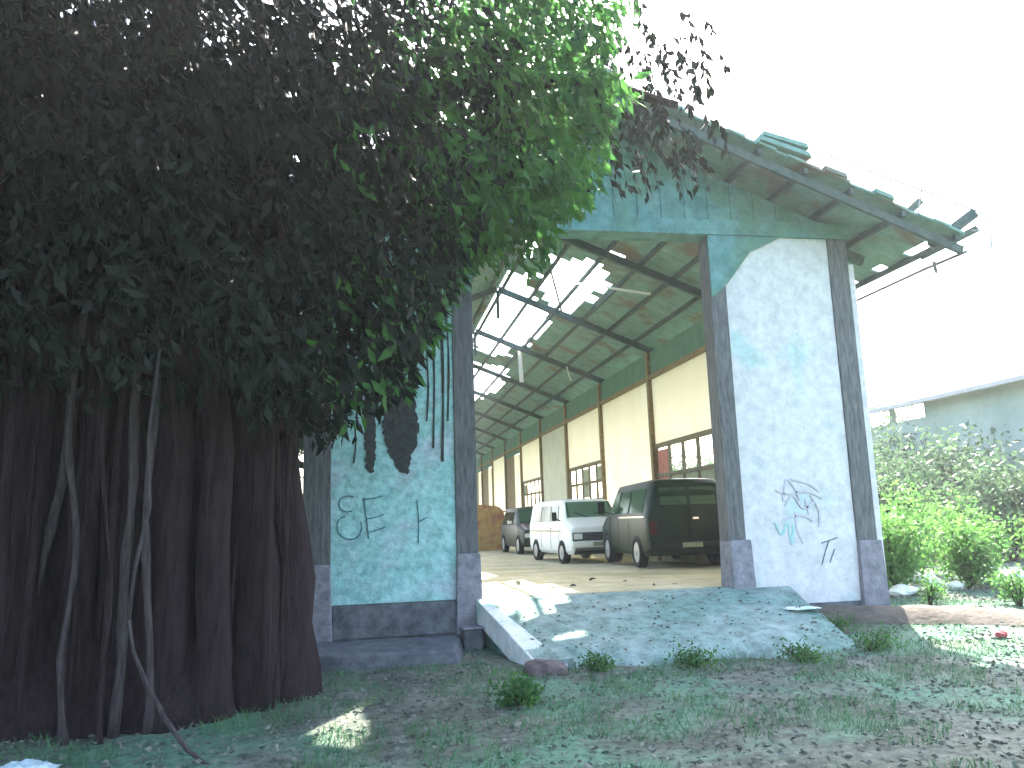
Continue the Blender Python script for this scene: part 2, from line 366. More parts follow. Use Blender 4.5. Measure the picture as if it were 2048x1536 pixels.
# loose, lifted tiles on the verge
for (x, zz, L_, a) in ((5.95, .07, .80, .06), (6.0, .17, .72, -.12), (6.98, .04, .34, .2), (7.8, .03, .28, .3)):
    z = roofz(x) + zz + .06
    MB().hexa([(x - .02, -1.2, z - .07 - .0), (x + L_, -1.2, z - .07 - L_ * (.30 + a * .3)), (x + L_, -.65, z - .07 - L_ * (.30 + a * .3)), (x - .02, -.65, z - .07),
               (x - .02, -1.2, z), (x + L_ * .95, -1.2, z - L_ * (.28 + a * .3)), (x + L_ * .95, -.65, z - L_ * (.28 + a * .3)), (x - .02, -.65, z)]).build("lifted_tile", M_roof, shed)
# purlins & rafters
POSTS = [4.484 + 4.916 * i for i in range(12)]
for side in (1, -1):
    for k, xp in enumerate((3.70, 4.45, 5.2, 5.95, 6.7, 7.45, 8.3, 9.2)):
        X = xp if side > 0 else 7.05 - xp
        MB().bar((X, -1.08, roofz(xp) - .06), (X, SHED_END, roofz(xp) - .06), .07, .09).build("purlin", M_beam, shed)
    for yp in [.32 + .2] + POSTS:
        a = (3.55 if side > 0 else 3.5, yp, roofz(3.55) - .19); b = (8.6 if side > 0 else 7.05 - 8.6, yp, roofz(8.6) - .19)
        MB().bar(a, b, .10, .16).build("rafter", M_beam, shed)
    # verge rafter outside
    a = (3.56 if side > 0 else 3.49, -.95, roofz(3.56) - .17); b = (9.36 if side > 0 else 7.05 - 9.36, -.95, roofz(9.36) - .17)
    MB().bar(a, b, .07, .13).build("verge_rafter", M_beam, shed)
for yp in POSTS[1:8]:
    MB().bar((3.525, yp, 6.6), (3.525, yp, roofz(3.525) - .25), .08, .08, up=(0, 1, 0)).build("king_post", M_beam, shed)
# rafter tails & light steel frame beyond the right eave
MB().bar((8.45, -.62, 5.66), (8.78, -.9, 5.98), .10, .10).build("rafter_tail", M_beam, shed)
MB().bar((9.0, -.7, 5.28), (9.56, -1.1, 5.72), .13, .15).build("rafter_tail", M_beam, shed)
MB().bar((9.2, -.2, 5.27), (9.66, -1.0, 5.50), .09, .09).build("rafter_tail", M_beam, shed)
mb = MB(); r_ = .014
mb.tube([(6.95, -1.1, 6.62), (8.65, -1.1, 6.06), (9.84, -1.1, 5.67)], r_, 6); mb.tube([(9.84, -1.1, 5.67), (9.77, -1.1, 5.14)], r_, 6)
mb.tube([(9.77, -1.1, 5.14), (9.42, -1.1, 5.18), (9.30, -.9, 5.2)], r_, 6); mb.tube([(8.65, -1.1, 6.06), (8.62, -1.0, 5.72)], r_, 6); mb.tube([(9.81, -1.1, 5.42), (9.5, -1.05, 5.44)], r_, 6)
mb.build("sign_frame", M_steel, shed)
mb = MB(); mb.tube([(9.44, -.95, 5.12), (9.40, 0, 5.13), (9.38, 2.2, 5.12), (9.38, 12, 5.12), (9.38, 30, 5.12), (9.38, 60, 5.12)], .03, 8)
mb.build("gutter_rod", M_steel, shed)
MB().tube([(9.36, -.3, 5.17), (9.37, -.3, 5.02), (9.42, -.25, 5.0)], .03, 8).build("gutter_hook", M_steel, shed)
for side in (1, -1):
    for y in range(2, 62, 5):
        x = 9.38 if side > 0 else 7.05 - 9.38
        if side > 0: MB().bar((x, y, 5.1), (x, y, 5.40), .03, .03, up=(0, 1, 0)).build("rod_hanger", M_steel, shed)
# right wall
XW = 7.80; ZT, ZB = 4.87, 3.06
for i, yp in enumerate(POSTS):
    MB().box(XW - .10, XW + .09, yp - .09, yp + .09, -.5, roofz(XW) - .3).build("wall_post", M_rust if i != 6 else M_frame, shed)
def bay(i, y0, y1):
    a, b = y0 + .095, y1 - .095
    if i in (6, 8, 9):     # partly open bay: brown panel on its far half
        f = a + (b - a) * .45
        MB().box(XW, XW + .05, f, b, -.2, ZT - .25).build("wall_sheet", M_rust, shed)
        MB().box(XW, XW + .05, a, f - .003, .9, ZT - .3).build("wall_sheet", M_cream, shed)
        MB().box(XW, XW + .12, a, f - .003, -.4, .897).build("low_wall", M_olive, shed)
        MB().box(XW - .01, XW + .08, a, b, ZT - .247, roofz(XW) - .3).build("top_band", M_green_band, shed)
        return
    MB().box(XW - .01, XW + .06, a, b, ZT, roofz(XW) - .28).build("top_band", M_green_band, shed)
    if i in (1, 3, 5):
        MB().box(XW, XW + .04, a, b, ZB, ZT - .003).build("wall_sheet", M_cream, shed)
        zb = {1: 1.35, 3: 1.7, 5: 1.7}[i]
        # window frame grid with missing and dirty panes
        cols, rows = 5, 2; fr = MB()
        fr.box(XW - .02, XW + .07, a, b, ZB - .13, ZB - .004); fr.box(XW - .02, XW + .07, a, b, zb, zb + .1)
        cw = (b - a) / cols; rh = (ZB - .13 - zb - .1) / rows
        for c in range(cols + 1):
            y = a + cw * c; fr.box(XW - .01, XW + .06, max(a, y - .05), min(b, y + .05), zb + .102, ZB - .132)
        for r in range(1, rows): fr.box(XW - .015, XW + .065, a, b, zb + .1 + rh * r - .05, zb + .1 + rh * r + .05)
        f = fr.build("window_frame", M_frame, shed)
        rr = random.Random(i + 40)
        for c in range(cols):
            for r in range(rows):
                y = a + cw * c; z = zb + .1 + rh * r
                if i == 1:
                    kind = {(4, 1): 'red', (4, 0): 'red', (3, 0): 'd', (2, 0): 'd', (1, 0): 'd', (0, 0): 'o'}.get((c, r), 'o')
                else: kind = 'o' if rr.random() < .62 else 'd'
                if kind == 'o': continue
                MB().box(XW + .02, XW + .03, y + .052, y + cw - .052, z + .052, z + rh - .052).build("pane", M_redp if kind == 'red' else M_dirty, f)
        MB().box(XW - .03, XW + .15, a, b, -.5, zb - .003).build("low_wall", M_olive, shed)
    else:
        MB().box(XW, XW + .04, a, b, .9, ZT - .003).build("wall_sheet", M_creamd if i == 4 else M_cream, shed)
        MB().box(XW - .03, XW + .15, a, b, -.5, .897).build("low_wall", M_olive, shed)
prev = WT + .1
for i, yp in enumerate(POSTS):
    bay(i, prev, yp); prev = yp
MB().box(XW - .08, XW + .06, WT + .2, SHED_END, ZT - .0 + .002, ZT + .12).build("wall_plate", M_rust, shed)
# left wall: open bays between posts over a low wall
XWL = 7.05 - XW
for yp in POSTS:
    MB().box(XWL - .09, XWL + .10, yp - .09, yp + .09, -.5, roofz(XW) - .3).build("wall_post", M_rust, shed)
MB().box(XWL - .15, XWL + .03, WT + .1, SHED_END, -.5, 1.0).build("low_wall", M_olive, shed)
MB().box(XWL - .06, XWL + .01, WT + .1, SHED_END, ZT, roofz(XW) - .3).build("top_band", M_green_band, shed)
# strips hanging from the broken roof
MB().hexa([(5.02, 14.4, 5.7), (5.16, 14.4, 5.7), (5.16, 14.43, 5.7), (5.02, 14.43, 5.7), (4.98, 14.35, 6.85), (5.1, 14.35, 6.85), (5.1, 14.38, 6.85), (4.98, 14.38, 6.85)]).build("hanging_strip", M_tube, shed)
MB().hexa([(6.72, 14.2, 5.72), (6.76, 14.2, 5.72), (6.76, 14.22, 5.72), (6.72, 14.22, 5.72), (6.6, 14.2, 6.2), (6.64, 14.2, 6.2), (6.64, 14.22, 6.2), (6.6, 14.22, 6.2)]).build("hanging_strip", M_tube, shed)
MB().bar((4.60, 7.0, roofz(4.6) - .22), (6.5, 5.5, roofz(6.5) - .22), .05, .05).build("hole_bar", M_tube, shed)  # the hole's lit edge, put in as a pale bar
MB().bar((4.3, 6.4, roofz(4.3) - .08), (5.4, 9.6, roofz(5.4) - .1), .05, .06).build("hole_bar", M_beam, shed)
# ledge along the left pier
MB().hexa([(-2.2, -1.3, -.9), (1.25, -1.45, -.9), (1.28, -.085, -.9), (-2.2, -.085, -.9), (-2.2, -1.25, -.44), (1.05, -1.38, -.46), (1.28, -.085, -.445), (-2.2, -.085, -.44)]).build("ledge", M_base, shed, bevel=.03)

# dark patches, streaks and writing on the piers
def ribbon(pts, w, y, name, m, off=0):
    P = [Vector((a, 0, b)) for a, b in pts]
    Q = []
    for i in range(len(P) - 1):
        for k in range(4): 
            t = k / 4; p0 = P[max(i - 1, 0)]; p1 = P[i]; p2 = P[i + 1]; p3 = P[min(i + 2, len(P) - 1)]
            Q.append(.5 * ((2 * p1) + (p2 - p0) * t + (2 * p0 - 5 * p1 + 4 * p2 - p3) * t * t + (3 * p1 - p0 - 3 * p2 + p3) * t ** 3))
    Q.append(P[-1]); mb = MB(); n = len(Q); vs = []
    for i, p in enumerate(Q):
        d = (Q[min(i + 1, n - 1)] - Q[max(i - 1, 0)]).normalized(); r = Vector((-d.z, 0, d.x)) * w * .5 * random.uniform(.7, 1.2)
        vs += [(p.x + r.x, y, p.z + r.z), (p.x - r.x, y, p.z - r.z), (p.x - r.x, y + .012, p.z - r.z), (p.x + r.x, y + .012, p.z + r.z)]
    fs = []
    for i in range(n - 1):
        for k in range(4): a = i * 4; fs.append((a + k, a + (k + 1) % 4, a + 4 + (k + 1) % 4, a + 4 + k))
    mb.add(vs, fs); return mb
def strokes(lst, wd, y, m):
    for k, pts in enumerate(lst):
        r = ribbon(pts, wd, y, "", None); r.build("graffiti_stroke", m, shed)
strokes(([(-.21, 1.52), (-.33, 1.53), (-.41, 1.46), (-.40, 1.36), (-.32, 1.31), (-.23, 1.32)],
         [(-.33, 1.25), (-.42, 1.2), (-.44, 1.07), (-.38, .97), (-.26, .92), (-.16, .95), (-.10, 1.05), (-.11, 1.17)],
         [(-.07, 1.5), (-.04, 1.26), (0, .92)], [(-.07, 1.48), (.06, 1.49), (.2, 1.52)], [(-.04, 1.2), (.1, 1.22), (.22, 1.26)], [(0, 1.01), (.12, 1.04), (.24, 1.08)],
         [(.69, 1.45), (.71, 1.16), (.70, .83)], [(.70, 1.13), (.84, 1.20)]), .016, .016, M_ink)
strokes(([(6.42, 1.28), (6.5, 1.6), (6.62, 1.5), (6.7, 1.28)], [(6.55, 1.62), (6.73, 1.58), (6.9, 1.52), (7.06, 1.40)], [(6.6, 1.1), (6.62, .8), (6.7, .62)], [(6.8, 1.3), (6.84, 1.05)], [(6.9, 1.35), (7.02, 1.1), (7.0, .85)], [(6.3, 1.45), (6.5, 1.38), (6.8, 1.42), (7.1, 1.3)], [(6.45, 1.2), (6.6, 1.35), (6.75, 1.15), (6.95, 1.25)], [(6.4, .98), (6.7, 1.05), (6.9, .95)]), .03, .014, M_inkr)
strokes(([(6.25, .95), (6.35, .75), (6.46, .95), (6.5, .6), (6.56, .9)],), .035, .014, M_inkg)
strokes(([(7.14, .64), (7.05, .45), (6.98, .27)], [(7.0, .60), (7.3, .68)], [(7.12, .3), (7.22, .5)]), .014, .014, M_ink)
def dark_patch(poly, name="dark_patch"):  # thin dark plates with ragged edges on the teal panel
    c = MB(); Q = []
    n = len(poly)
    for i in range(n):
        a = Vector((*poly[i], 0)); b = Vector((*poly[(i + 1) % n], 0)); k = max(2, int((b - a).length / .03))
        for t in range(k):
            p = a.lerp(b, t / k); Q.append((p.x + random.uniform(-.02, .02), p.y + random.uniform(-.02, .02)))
    c.plate(Q, .019, .03); return c.build(name, M_mark, shed)
dark_patch([(-.06, 2.9), (-.06, 2.33), (-.04, 1.93), (.01, 1.85), (.08, 1.87), (.11, 2.33), (.09, 2.9)])
dark_patch([(.24, 3.5), (.2, 2.92), (.21, 2.4), (.29, 2.14), (.45, 1.85), (.56, 1.83), (.64, 2.14), (.7, 2.28), (.73, 2.47), (.68, 2.91), (.55, 3.21), (.45, 3.6)])
dark_patch([(-.525, 3.1), (-.525, 2.2), (-.49, 2.34), (-.36, 2.55), (-.26, 2.9), (-.22, 3.2)])
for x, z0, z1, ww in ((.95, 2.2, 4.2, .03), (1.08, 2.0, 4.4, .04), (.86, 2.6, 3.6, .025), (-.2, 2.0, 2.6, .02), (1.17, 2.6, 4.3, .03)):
    r = ribbon([(x, z1), (x + .02, (z0 + z1) / 2), (x - .01, z0)], ww, .016, "", None); r.build("stain_streak", M_mark, shed)

# ------------------------------------------------------------------ vehicles
def vehicle(root, st, w, paint, belt_rel, wins, wheel_r, wheel_y, winm=M_glass, extra=None):
    """st: list of (y, zbottom, ztop, halfwidth, roof_halfwidth, belt). y from nose (0) backwards (negative)."""
    def ring(s_):
        y, zb, zt, hw, rw, bl = s_
        half = [(hw * .90, zb), (hw * .99, zb + .10), (hw, (zb + bl) / 2), (hw * .985, bl), (rw, zt - .11), (rw - .05, zt - .03), (rw - .16, zt - .002), (0, zt + .012)]
        return [(x, y, z) for x, z in half] + [(-x, y, z) for x, z in half[-2::-1]]
    mb = MB(); n = 15; vs = []
    for s_ in st: vs += ring(s_)
    fs = []
    k = len(st)
    for i in range(k - 1):
        for j in range(n - 1): fs.append((i * n + j, i * n + j + 1, (i + 1) * n + j + 1, (i + 1) * n + j))
        fs.append((i * n + n - 1, i * n, (i + 1) * n, (i + 1) * n + n - 1))
    fs.append(tuple(range(n - 1, -1, -1))); fs.append(tuple((k - 1) * n + j for j in range(n)))
    mb.add(vs, fs)
    body = mb.build("body", paint, root, smooth=True, bevel=.025); body.data.set_sharp_from_angle(angle=R_(42))
    return body
def at(st, y):
    for a, b in zip(st, st[1:]):
        if b[0] <= y <= a[0]:
            t = (a[0] - y) / (a[0] - b[0] + 1e-9); return [a[i] + (b[i] - a[i]) * t for i in range(6)]
    return list(st[-1])
def sidewin(root, st, y0, y1, t0, t1, side, m, name="side_window", slant0=0, slant1=0):
    pts = []
    for (y, t) in ((y0, t0), (y1, t0), (y1 - slant1, t1), (y0 - slant0, t1)):
        s_ = at(st, y); x = s_[3] * .985 + (s_[4] - s_[3] * .985) * t; z = s_[5] + (s_[2] - .11 - s_[5]) * t; pts.append(((x + .006) * side, y, z))
    o = [Vector((side * .014, 0, 0)) + Vector(p) for p in pts]; i_ = [Vector(p) for p in pts]
    if side > 0: MB().hexa([*i_, *o]).build(name, m, root)
    else: MB().hexa([*o, *i_]).build(name, m, root)
def endwin(root, quad, n, m, name):
    n = Vector(n).normalized() * .012; q = [Vector(p) for p in quad]
    return MB().hexa([*[p - n for p in q], *[p + n for p in q]]).build(name, m, root, bevel=.004)
def wheel(root, x, y, r, side):
    wh = MB(); N = 24
    prof = [(r - .10, -.09), (r - .02, -.10), (r, -.07), (r, .07), (r - .02, .10), (r - .10, .09)]
    vs = []; fs = []
    for i in range(N):
        a = 2 * math.pi * i / N
        for (q, o) in prof: vs.append((x + o, y + q * math.cos(a), r + q * math.sin(a)))
    k = len(prof)
    for i in range(N):
        for j in range(k): fs.append((i * k + j, i * k + (j + 1) % k, ((i + 1) % N) * k + (j + 1) % k, ((i + 1) % N) * k + j))
    wh.add(vs, fs); o = wh.build("wheel", M_tyre, root, smooth=True)
    rm = MB(); rm.tube([(x + side * .04, y, r), (x + side * .085, y, r)], [r - .095, r - .11], 20); rm.tube([(x + side * .085, y, r), (x + side * .11, y, r)], [.06, .045], 12)
    rm.build("rim", M_rim, o)
    return o
def arch(root, x, y, r, side):
    # dark wheel arch lip
    mb = MB(); N = 14; P = [(x, y + (r + .035) * math.cos(math.pi * i / N), r + (r + .035) * math.sin(math.pi * i / N)) for i in range(N + 1)]
    vs = [(side * .0 + p[0], p[1], p[2]) for p in P] + [(p[0], y, .0 + r) for p in P[:1]]
    mb.tube(P, .022, 6); return mb.build("wheel_arch", M_black, root)
def archfill(root, x, y, r, side):
    mb = MB(); N = 14; P = [(y + (r + .035) * math.cos(math.pi * i / N), r + (r + .035) * math.sin(math.pi * i / N)) for i in range(N + 1)]
    P += [(y - r - .035, .25), (y + r + .035, .25)]; n = len(P)
    xa, xb = (x - .005, x + .005) if side > 0 else (x - .005, x + .005)
    mb.add([(xa, a, b) for a, b in P] + [(xb, a, b) for a, b in P], [tuple(range(n)), tuple(range(2 * n - 1, n - 1, -1))] + [(i, n + i, n + (i + 1) % n, (i + 1) % n) for i in range(n)])
    return mb.build("wheel_arch", M_black, root)

# -- white van facing the doorway
hw = .82
rootw = empty("minivan", (5.95, 11.5, fz(11)), R_(180 + 4), "white van facing the doorway, nose partly hidden by the dark green van", "van")
stw = [(2.10, .36, .93, hw * .955, hw * .93, .80), (2.07, .28, .985, hw * .985, hw * .96, .86), (1.98, .26, 1.02, hw, hw * .97, .90), (1.60, .25, 1.17, hw, hw * .95, 1.04),
       (1.53, .25, 1.24, hw, hw * .93, 1.06), (1.20, .25, 1.66, hw, hw * .88, 1.08), (1.02, .25, 1.74, hw, hw * .87, 1.08), (.5, .25, 1.76, hw, hw * .87, 1.08), (-1.6, .25, 1.76, hw, hw * .87, 1.08), (-1.95, .27, 1.70, hw, hw * .86, 1.06), (-2.1, .34, 1.55, hw * .97, hw * .84, 1.04)]
vehicle(rootw, stw, hw, M_whitep, 0, [], .3, [])
for sd_ in (1, -1):
    sidewin(rootw, stw, 1.02, .30, .10, .90, sd_, M_glassd, slant0=.10)
    sidewin(rootw, stw, .20, -.68, .10, .90, sd_, M_glassd); sidewin(rootw, stw, -.78, -1.72, .10, .90, sd_, M_glassd)
    wheel(rootw, sd_ * (hw - .065), 1.32, .30, sd_); wheel(rootw, sd_ * (hw - .065), -1.30, .30, sd_)
    archfill(rootw, sd_ * (hw + .004), 1.32, .30, sd_); archfill(rootw, sd_ * (hw + .004), -1.30, .30, sd_)
    MB().box(sd_ * .61 - .12, sd_ * .61 + .12, 2.05, 2.145, .66, .81).build("headlight", M_lamp, rootw, bevel=.01)
    MB().bar((sd_ * (hw - .02), 1.18, 1.16), (sd_ * (hw + .15), 1.24, 1.24), .03, .03).build("mirror_arm", M_black, rootw)
    MB().box(sd_ * (hw + .17) - .07, sd_ * (hw + .17) + .07, 1.22, 1.28, 1.16, 1.40).build("mirror", M_black, rootw, bevel=.015)
    MB().box(sd_ * (hw + .006) - .01, sd_ * (hw + .006) + .01, -1.9, 1.3, .86, .90).build("side_trim", M_chrome, rootw)
    MB().box(sd_ * (hw + .012) - .01, sd_ * (hw + .012) + .01, .36, .50, .93, .97).build("door_handle", M_chrome, rootw)
endwin(rootw, [(-.72, 1.535, 1.245), (.72, 1.535, 1.245), (.64, 1.205, 1.665), (-.64, 1.205, 1.665)], (0, .79, .62), M_glass, "windshield")
for x0 in (-.45, .12):
    MB().bar((x0, 1.56, 1.24), (x0 + .36, 1.45, 1.38), .02, .015).build("wiper", M_black, rootw)
mb = MB(); mb.box(-.76, .76, 2.065, 2.125, .62, .84)
mb.build("grille", M_black, rootw, bevel=.008)
mb = MB()
for k in range(5): mb.box(-.47, .47, 2.126, 2.136, .65 + k * .038, .662 + k * .038)
mb.build("grille_bars", M_steel, rootw)
MB().box(-.80, .80, 2.09, 2.20, .47, .60).build("bumper", M_whitep, rootw, bevel=.03)
MB().box(-.72, .72, 2.02, 2.10, .26, .46).build("front_apron", M_blackp, rootw, bevel=.02)
for x in (-.4, .4):
    s = MB().box(x - .24, x + .24, .25, .75, .45, .62); s.box(x - .24, x + .24, .20, .34, .62, 1.15); s.box(x - .12, x + .12, .22, .30, 1.18, 1.38); s.build("seat", M_seat, rootw, bevel=.03)
endwin(rootw, [(.60, -2.105, 1.08), (-.60, -2.105, 1.08), (-.58, -2.07, 1.50), (.58, -2.07, 1.50)], (0, -1, .08), M_glassd, "rear_window")

# -- dark van, tail to the doorway
hd = .93
rootd = empty("cargo_van", (6.83, 6.80, fz(5)), R_(-3.0), "dark green van parked tail towards the doorway, close to the right jamb", "van")
std = [(2.15, .40, .92, hd * .92, hd * .88, .80), (2.08, .28, 1.02, hd * .97, hd * .92, .88), (1.62, .25, 1.18, hd, hd * .90, 1.04), (1.50, .25, 1.26, hd, hd * .88, 1.10), (1.02, .25, 1.76, hd, hd * .80, 1.14), (.80, .25, 1.87, hd, hd * .80, 1.14),
       (-1.7, .25, 1.90, hd, hd * .81, 1.14), (-2.02, .27, 1.87, hd, hd * .80, 1.14), (-2.12, .30, 1.78, hd * .985, hd * .78, 1.12), (-2.18, .42, 1.55, hd * .96, hd * .77, 1.10)]
vehicle(rootd, std, hd, M_darkp, 0, [], .33, [])
for sd_ in (1, -1):
    sidewin(rootd, std, 1.0, .35, .08, .88, sd_, M_glass, slant0=.12)
    sidewin(rootd, std, .22, -.62, .08, .88, sd_, M_glass); sidewin(rootd, std, -.76, -1.80, .08, .88, sd_, M_glass)
    wheel(rootd, sd_ * (hd - .065), 1.38, .33, sd_); wheel(rootd, sd_ * (hd - .065), -1.32, .33, sd_)
    archfill(rootd, sd_ * (hd + .004), 1.38, .33, sd_); archfill(rootd, sd_ * (hd + .004), -1.32, .33, sd_)
    MB().box(sd_ * (hd + .008) - .012, sd_ * (hd + .008) + .012, -2.0, .1, 1.075, 1.115).build("side_trim", M_chrome, rootd)
    MB().bar((sd_ * (hd - .02), 1.12, 1.2), (sd_ * (hd + .17), 1.18, 1.28), .03, .03).build("mirror_arm", M_black, rootd)
    MB().box(sd_ * (hd + .18) - .09, sd_ * (hd + .18) + .09, 1.15, 1.21, 1.2, 1.50).build("mirror", M_black, rootd, bevel=.02)
    MB().box(sd_ * .80 - .07, sd_ * .80 + .07, -2.215, -2.15, .72, 1.0).build("tail_light", M_tail, rootd, bevel=.01)
    # rear door windows: glass over the dark cabin, framed by the doors
    x0, x1 = (.04, .62) if sd_ > 0 else (-.62, -.04)
    endwin(rootd, [(x1, -2.20, 1.33), (x0, -2.20, 1.33), (x0, -2.135, 1.70), (x1 - (.04 if sd_ > 0 else 0), -2.135, 1.70)], (0, -1, .18), M_glass, "rear_window")
    MB().bar((sd_ * .012, -2.20, .57), (sd_ * .012, -2.20, 1.30), .012, .012, up=(0, 1, 0)).build("door_seam", M_black, rootd)
MB().box(.07, .2, -2.225, -2.19, 1.02, 1.06).build("door_handle", M_chrome, rootd)
MB().box(-.92, .92, -2.30, -2.16, .42, .56).build("bumper", M_black, rootd, bevel=.03)
MB().box(-.80, .80, 2.12, 2.24, .42, .56).build("bumper", M_black, rootd, bevel=.03)
endwin(rootd, [(-.78, 1.53, 1.27), (.78, 1.53, 1.27), (.68, 1.05, 1.76), (-.68, 1.05, 1.76)], (0, .72, .69), M_glass, "windshield")
for y in (.9, 0, -.9):
    for x in (-.42, .42):
        s = MB().box(x - .26, x + .26, y - .5, y, .45, .65); s.box(x - .26, x + .26, y - .58, y - .44, .65, 1.20); s.box(x - .12, x + .12, y - .55, y - .47, 1.22, 1.42); s.build("seat", M_seat, rootd, bevel=.03)

MB().box(-.22, .22, -2.315, -2.302, .44, .54).build("number_plate", M_dirty, rootd)
MB().box(-.22, .22, 2.202, 2.212, .48, .58).build("number_plate", M_dirty, rootw)
for sd_ in (1, -1):
    for y in (1.08, .28, -.70):
        for rt, st_, hh_ in ((rootw, stw, hw), (rootd, std, hd)):
            MB().box(sd_ * (hh_ + .001) - .003, sd_ * (hh_ + .001) + .003, y - .006, y + .006, .38, 1.0).build("door_seam", M_black, rt)
# -- third, dark estate car behind
hs = .84
roots = empty("parked_car", (6.12, 18.75, fz(18)), R_(180 + 2), "dark car with sloping windscreen behind the white van", "car")
sts = [(2.15, .40, .78, hs * .92, hs * .86, .66), (2.05, .28, .90, hs * .97, hs * .9, .78), (1.25, .24, 1.08, hs, hs * .92, .96), (1.15, .24, 1.14, hs, hs * .90, .98), (.45, .24, 1.62, hs, hs * .80, 1.02), (.2, .24, 1.70, hs, hs * .79, 1.02),
       (-1.6, .24, 1.70, hs, hs * .79, 1.02), (-1.95, .26, 1.5, hs * .98, hs * .78, 1.0), (-2.1, .36, 1.1, hs * .94, hs * .82, .95)]
vehicle(roots, sts, hs, M_blackp, 0, [], .32, [])
for sd_ in (1, -1):
    sidewin(roots, sts, .40, -.35, .08, .9, sd_, M_glassd, slant0=.15); sidewin(roots, sts, -.45, -1.5, .08, .9, sd_, M_glassd)
    wheel(roots, sd_ * (hs - .065), 1.35, .33, sd_); wheel(roots, sd_ * (hs - .065), -1.3, .33, sd_)
    archfill(roots, sd_ * (hs + .004), 1.35, .33, sd_); archfill(roots, sd_ * (hs + .004), -1.3, .33, sd_)
    MB().box(sd_ * .62 - .14, sd_ * .62 + .14, 2.09, 2.16, .60, .74).build("headlight", M_lamp, roots, bevel=.01)
    MB().bar((sd_ * (hs - .03), .62, 1.08), (sd_ * (hs + .12), .66, 1.13), .03, .03).build("mirror_arm", M_black, roots)
    MB().box(sd_ * (hs + .14) - .09, sd_ * (hs + .14) + .09, .62, .70, 1.08, 1.22).build("mirror", M_chrome, roots, bevel=.02)
endwin(roots, [(-.72, 1.16, 1.15), (.72, 1.16, 1.15), (.62, .47, 1.61), (-.62, .47, 1.61)], (0, .55, .83), M_glass, "windshield")
MB().box(-.80, .80, 2.10, 2.22, .38, .54).build("bumper", M_black, roots, bevel=.03)
MB().box(-.44, .44, 2.12, 2.17, .58, .74).build("grille", M_black, roots, bevel=.01)

# ------------------------------------------------------------------ things in and round the shed
# brown brick partition with rounded end and a rail
def wall_poly():
    P = [(4.0, -.1), (5.72, -.1), (5.72, 1.35)]
    for i in range(9):
        a = math.pi / 2 * i / 8; P.append((5.22 + .5 * math.cos(a), 1.35 + .42 * math.sin(a)))
    P += [(4.0, 1.9)]; return P
bw = empty("brick_partition", (4.9, 22.6, fz(22)), 0, "low brown brick partition with a rounded top corner, beyond the left jamb", "wall")
MB().plate([(x - 4.9, z + .1) for x, z in wall_poly()], 0, .25).build("brickwork", M_brick, bw)
rl = MB(); rl.bar((.6, .12, 1.25), (2.3, .12, 1.28), .04, .06); rl.bar((.6, .12, 1.62), (2.3, .12, 1.60), .04, .06)
rl.build("rail", M_frame, bw)
for i, (x, y) in enumerate(((3.3, 1.6), (4.95, 1.0), (4.45, 2.1), (3.9, 2.6), (4.5, .75), (2.6, 2.3))):
    V, F = leaves(np.array([[0, 0, .004 + .012 * k] for k in range(2)]), .13, (math.cos(i), math.sin(i), .15), .25, .5)
    o = quadmesh("fallen_leaf", V, F, M_litter); o.location = (x, y, fz(y)); o.rotation_euler[2] = i
    tag(o, "small dark leaf lying on the bright earth floor inside the doorway", "leaf", "dry leaves on the shed floor")
# kerb along the ramp's left edge
k = empty("ramp_kerb", (1.6, -.1, 0), 0, "pale stone kerb strip sloping down the left edge of the ramp", "kerb")
a0, a1 = Vector((1.50, -.10, 0)), Vector((1.93, -2.28, -.58)); off = Vector((1.6, -.1, 0))
pts = []
nseg = 5
for i in range(nseg):
    t0, t1 = i / nseg + .004, (i + 1) / nseg - .004
    A = a0.lerp(a1, t0) - off; B = a0.lerp(a1, t1) - off; wa = .14 + .22 * t0; wb = .14 + .22 * t1; dz = .02 + random.uniform(-.006, .01)
    MB().hexa([A + Vector((0, 0, -.3)), B + Vector((0, 0, -.3)), B + Vector((wb, 0, -.3)), A + Vector((wa, 0, -.3)), A + Vector((0, 0, dz)), B + Vector((0, 0, dz)), B + Vector((wb, 0, dz)), A + Vector((wa, 0, dz))][::1]).build("kerb_stone", M_curb, k, bevel=.012)
cb = empty("concrete_block", (1.40, -.32, -.62), .08, "small dark square block standing below the left jamb beside the ledge", "block")
MB().box(-.13, .13, -.13, .13, -.1, .27).build("block_body", M_base, cb, bevel=.015)
MB().box(-.15, .15, -.15, .15, .272, .30).build("block_top", M_plinth, cb, bevel=.01)
def rock(name, loc, r, m, label, cat, group=None, sx=1, sz=.6):
    mb = MB(); n, k_ = 12, 8; vs = []; fs = []
    for j in range(k_ + 1):
        th = math.pi * j / k_
        for i in range(n):
            ph = 2 * math.pi * i / n; v = Vector((math.sin(th) * math.cos(ph), math.sin(th) * math.sin(ph), math.cos(th)))
            rr_ = r * (1 + .35 * mnoise.noise(v * 1.6 + Vector(loc))); vs.append((v.x * rr_ * sx, v.y * rr_, v.z * rr_ * sz))
    for j in range(k_):
        for i in range(n): fs.append((j * n + i, (j + 1) * n + i, (j + 1) * n + (i + 1) % n, j * n + (i + 1) % n))
    mb.add(vs, fs); o = mb.build(name, m, smooth=False); o.location = loc; return tag(o, label, cat, group)
rock("stone", (1.95, -2.55, -.58), .22, M_rock, "brown rough stone lying at the foot of the kerb strip", "stone", sx=1.3)
rock("rubble_lump", (8.75, .6, -.25), .17, M_white, "white rubble lump among the shrubs nearest the right plinth", "rubble", "white rubble under the shrubs", sx=1.4)
rock("rubble_lump", (9.6, 1.2, -.22), .22, M_white, "largest white rubble lump, in the middle of the shrub row", "rubble", "white rubble under the shrubs", sx=1.3, sz=.9)
